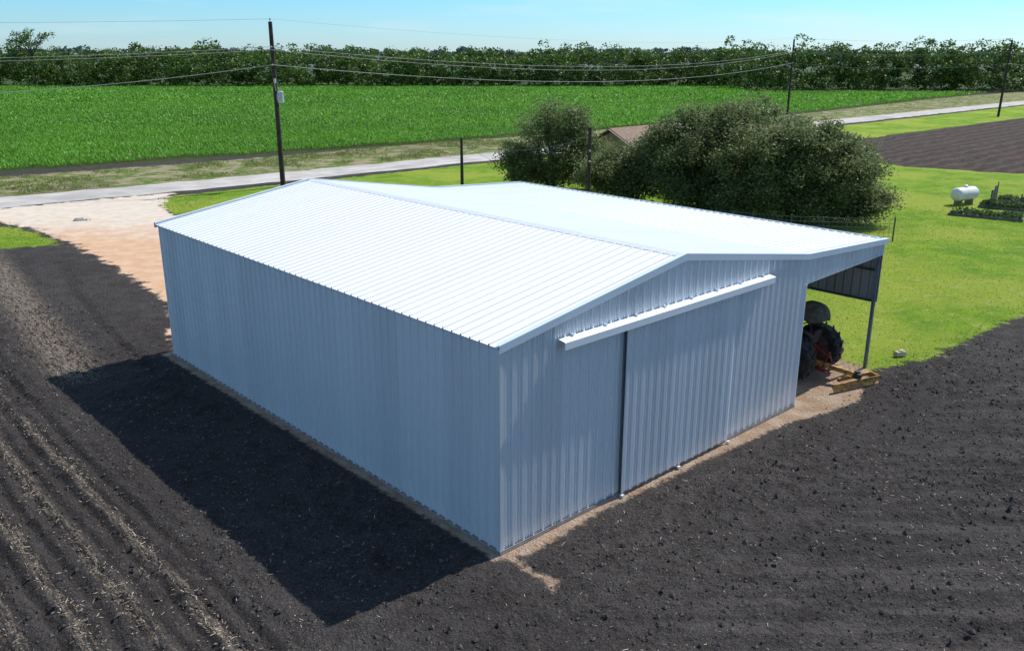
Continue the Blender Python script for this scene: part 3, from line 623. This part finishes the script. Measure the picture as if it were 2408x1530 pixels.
grm=leafmat('lawn_blades',(.16,.28,.02),(.24,.35,.03),(.34,.38,.08),.4,.3)
n=40000; x=rng.uniform(8,40,n); y=rng.uniform(28,62,n); s_=sdf(YARD,x,y)+(vn(x/.5,y/.5,41)-.5)*.7; k=(s_>-.15)&((rng.uniform(0,1,n)<.35)|(s_<.6)); x=x[k];y=y[k]
x3=rng.uniform(-34,-22,9000);y3=rng.uniform(44,66,9000); k=(np.maximum(sdf(YARD,x3,y3),sdf(LEFTG,x3,y3))>-.1); x=np.concatenate([x,x3[k]]);y=np.concatenate([y,y3[k]])
n=len(x); a=rng.uniform(0,6.28,n); hgh=rng.uniform(.015,.05,n); b=np.stack([x,y,np.full(n,.02)],1); w=np.stack([np.cos(a),np.sin(a),np.zeros(n)],1)*.03
tp=b+np.stack([rng.normal(0,.03,n),rng.normal(0,.03,n),hgh],1)
quads('lawn_tufts',np.stack([b-w,b+w,tp+w*.6,tp-w*.6],1),grm,kind='stuff',label='short bright grass tufts over the lawn',cat='grass')
# ------------------------------------------------------------ PROPANE TANK
wp=simple('white_tank_paint',(.70,.70,.67),(.80,.80,.78),1.5,.35)
G=empty('propane_tank',(32.7,62.4,0),rad(28),'white horizontal propane tank standing on the lawn','propane tank')
mb=MB(); r=.48; prof=[(-.85-.34*math.cos(a),r*math.sin(a)+.001) for a in [i*math.pi/2/7 for i in range(8)]]+[(.85+.34*math.cos(a),r*math.sin(a)+.001) for a in [math.pi/2-i*math.pi/2/7 for i in range(8)]]
mb.lathe((0,0,.78),(1,0,0),prof,28); mb.obj('tank',wp,G,smooth=True)
mb=MB(); mb.lathe((0,0,1.24),(0,0,1),[(0,.17),(.1,.17),(.17,.11),(.19,.03)],16); mb.obj('valve_dome',wp,G,smooth=True)
for x in(-.6,.6):
    mb=MB(); mb.box((x,0,.2),(.14,.6,.4)); mb.obj('leg',conc,G,bevel=.01)
# ------------------------------------------------------------ GARDEN
def tup(n,cx,cy,ax,ay,h,size):
    return np.stack([cx+rng.uniform(-ax,ax,n),cy+rng.uniform(-ay,ay,n),rng.uniform(.1,1,n)**.7*h],1)
gl=leafmat('garden_leaves',(.05,.10,.03),(.08,.15,.04),(.16,.24,.08),.3,.8)
grp='raised garden beds on the lawn'
for i,(x,y,l,w,hh) in enumerate([(31.6,57.2,4.4,1.1,.4),(36.0,57.0,3.2,1.2,.35),(34.6,60.6,3.0,1.1,.45),(37.2,62.6,3.4,1.1,.4)]):
    O=empty('garden_bed',(x,y,0),rad(-34),'wooden garden bed filled with leafy green vegetables','garden bed',grp)
    mb=MB(); 
    for sg in(-1,1): mb.box((0,sg*w/2,.10),(l,.05,.18)).box((sg*l/2,0,.10),(.05,w-.06,.18))
    mb.box((0,0,.08),(l-.06,w-.06,.12)); mb.obj('frame',simple('bed_wood%d'%i,(.13,.12,.10),(.22,.20,.17),3,.85),O)
    C=tup(1100,0,0,l*.48,w*.5,hh,.2); C[:,2]+=.10; C[:,2]*=(.5+.7*vn(C[:,0]*2,C[:,1]*2,i)); quads('plants',rand_leaves(C,.2,.6),gl,O)
O=empty('sapling',(31.3,50.5,0),0,'tiny young tree in a mulch ring on the lawn','tree')
mb=MB(); mb.tube([(0,0,0),(.05,0,.9)],[.025,.012],6); mb.obj('trunk',bark,O)
quads('crown',rand_leaves(rng.normal(size=(160,3))*np.array([.2,.2,.22])+np.array([0,0,.75]),.13,.5),weedm,O)
mb=MB(); mb.lathe((0,0,-.03),(0,0,1),[(0,.65),(.08,.55),(.1,.2)],20); mb.obj('mulch_ring',simple('mulch',(.16,.10,.07),(.25,.17,.12),5,.95,0,.6,12),O)
fm=simple('fence_post_metal',(.05,.055,.05),(.10,.10,.09),3,.7); 
def fence(pts,h,label):
    F_=empty('wire_fence',(pts[0][0],pts[0][1],0),0,label,'fence'); o=Vector((pts[0][0],pts[0][1],0))
    mb=MB()
    for i in range(len(pts)-1):
        a=Vector((*pts[i],0))-o;b=Vector((*pts[i+1],0))-o; k=max(1,round((b-a).length/2.4))
        for z in [h*q/5 for q in range(1,6)]: mb.tube([a+Vector((0,0,z)),b+Vector((0,0,z))],.014,4)
        nv_=int((b-a).length/.25)
        for j in range(nv_): p=a.lerp(b,j/nv_); mb.tube([p+Vector((0,0,.1)),p+Vector((0,0,h))],.010,3)
        for j in range(k+1):
            p=a.lerp(b,j/k); m2=MB(); m2.tube([p+Vector((0,0,-.1)),p+Vector((0,0,h+.12))],.045,6)
            if j<k or i==len(pts)-2: m2.obj('fence_post',fm,F_)
    mb.obj('wire_mesh',wired,F_)
fence([(22.2,49.6),(19.6,50.0),(16.5,50.6),(12.5,52.6)],1.3,'low welded wire fence with thin posts beside the oaks')
fence([(36.2,64.5),(33.6,60.5),(34.8,58.9)],1.2,'thin wire fence around the vegetable garden')
mb=MB(); mb.box((0,0,.08),(.46,.24,.16),Matrix.Rotation(.3,3,'Z'),.85); mb.box((.05,.03,.17),(.2,.16,.06),Matrix.Rotation(.8,3,'Z'))
o=mb.obj('wood_block',simple('block_wood',(.40,.30,.22),(.52,.42,.32),5,.85,0,.3,20),bevel=.02,label='small pale wooden block lying on the lawn',cat='wood block'); o.location=(14.15,29.75,0.02)
mb=MB(); mb.box((0,0,.08),(.8,.4,.18),Matrix.Rotation(.4,3,'Z'),.6).box((.5,.12,.05),(.4,.3,.14),Matrix.Rotation(1.2,3,'Z'),.6)
o=mb.obj('rock',simple('rock_mat',(.20,.19,.18),(.50,.47,.43),3,.9,0,.8,8),bevel=.05,label='broken grey concrete chunks beside the dirt driveway',cat='rubble'); o.location=(-28.4,56.2,0)
# ------------------------------------------------------------ WORLD, SUN, CAMERA
AZ=36.7; EL=49.7
w=bpy.data.worlds.new('World'); S.world=w; w.use_nodes=True; nt=w.node_tree; bg=nt.nodes['Background']
sk=nt.nodes.new('ShaderNodeTexSky'); sk.sky_type='NISHITA'; sk.sun_disc=False; sk.sun_elevation=rad(EL); sk.sun_rotation=rad(90-AZ); sk.air_density=1.; sk.dust_density=.2; sk.ozone_density=3.; sk.altitude=100
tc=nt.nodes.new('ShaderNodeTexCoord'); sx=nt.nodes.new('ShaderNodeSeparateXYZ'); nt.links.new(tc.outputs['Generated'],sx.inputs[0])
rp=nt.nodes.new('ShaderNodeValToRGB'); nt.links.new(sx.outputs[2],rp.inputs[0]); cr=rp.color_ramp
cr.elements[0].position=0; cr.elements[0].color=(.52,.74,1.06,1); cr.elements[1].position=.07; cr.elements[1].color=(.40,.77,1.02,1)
e=cr.elements.new(.4); e.color=(1.2,1.15,1.05,1)  # overhead sky tint, out of view, brightened to add ambient light
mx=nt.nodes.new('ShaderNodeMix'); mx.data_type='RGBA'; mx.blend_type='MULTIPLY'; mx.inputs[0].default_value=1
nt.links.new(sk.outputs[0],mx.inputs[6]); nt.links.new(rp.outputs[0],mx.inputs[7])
mp=nt.nodes.new('ShaderNodeMapping'); mp.inputs['Scale'].default_value=(2.,2.,16.); nt.links.new(tc.outputs['Generated'],mp.inputs[0])
cn=nt.nodes.new('ShaderNodeTexNoise'); cn.inputs['Scale'].default_value=2.2; cn.inputs['Detail'].default_value=6; nt.links.new(mp.outputs[0],cn.inputs[0])
cm=nt.nodes.new('ShaderNodeMapRange'); nt.links.new(cn.outputs[0],cm.inputs[0]); cm.inputs[1].default_value=.52; cm.inputs[2].default_value=.75; cm.inputs[3].default_value=0; cm.inputs[4].default_value=.4
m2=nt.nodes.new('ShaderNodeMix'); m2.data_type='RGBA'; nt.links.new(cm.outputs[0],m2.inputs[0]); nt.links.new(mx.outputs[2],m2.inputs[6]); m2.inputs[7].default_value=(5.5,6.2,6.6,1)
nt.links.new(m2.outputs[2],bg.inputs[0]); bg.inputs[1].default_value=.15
sl=bpy.data.lights.new('sun','SUN'); sl.energy=5.0; sl.angle=rad(.53); sl.color=(1,.96,.89)
so=bpy.data.objects.new('sun',sl); COL.objects.link(so)
dv=Vector((-math.cos(rad(EL))*math.cos(rad(AZ)),-math.cos(rad(EL))*math.sin(rad(AZ)),-math.sin(rad(EL))))
so.rotation_euler=dv.to_track_quat('-Z','Y').to_euler(); so.location=(0,0,50)
cam=bpy.data.cameras.new('camera'); cam.lens=30.4; cam.sensor_width=36; cam.clip_end=9000; cam.clip_start=.1
co=bpy.data.objects.new('camera',cam); COL.objects.link(co); co.location=(0,0,10.6); co.rotation_euler=(rad(90-17.6),0,0); S.camera=co
S.view_settings.view_transform='Standard'; S.view_settings.look='None'; S.view_settings.exposure=0
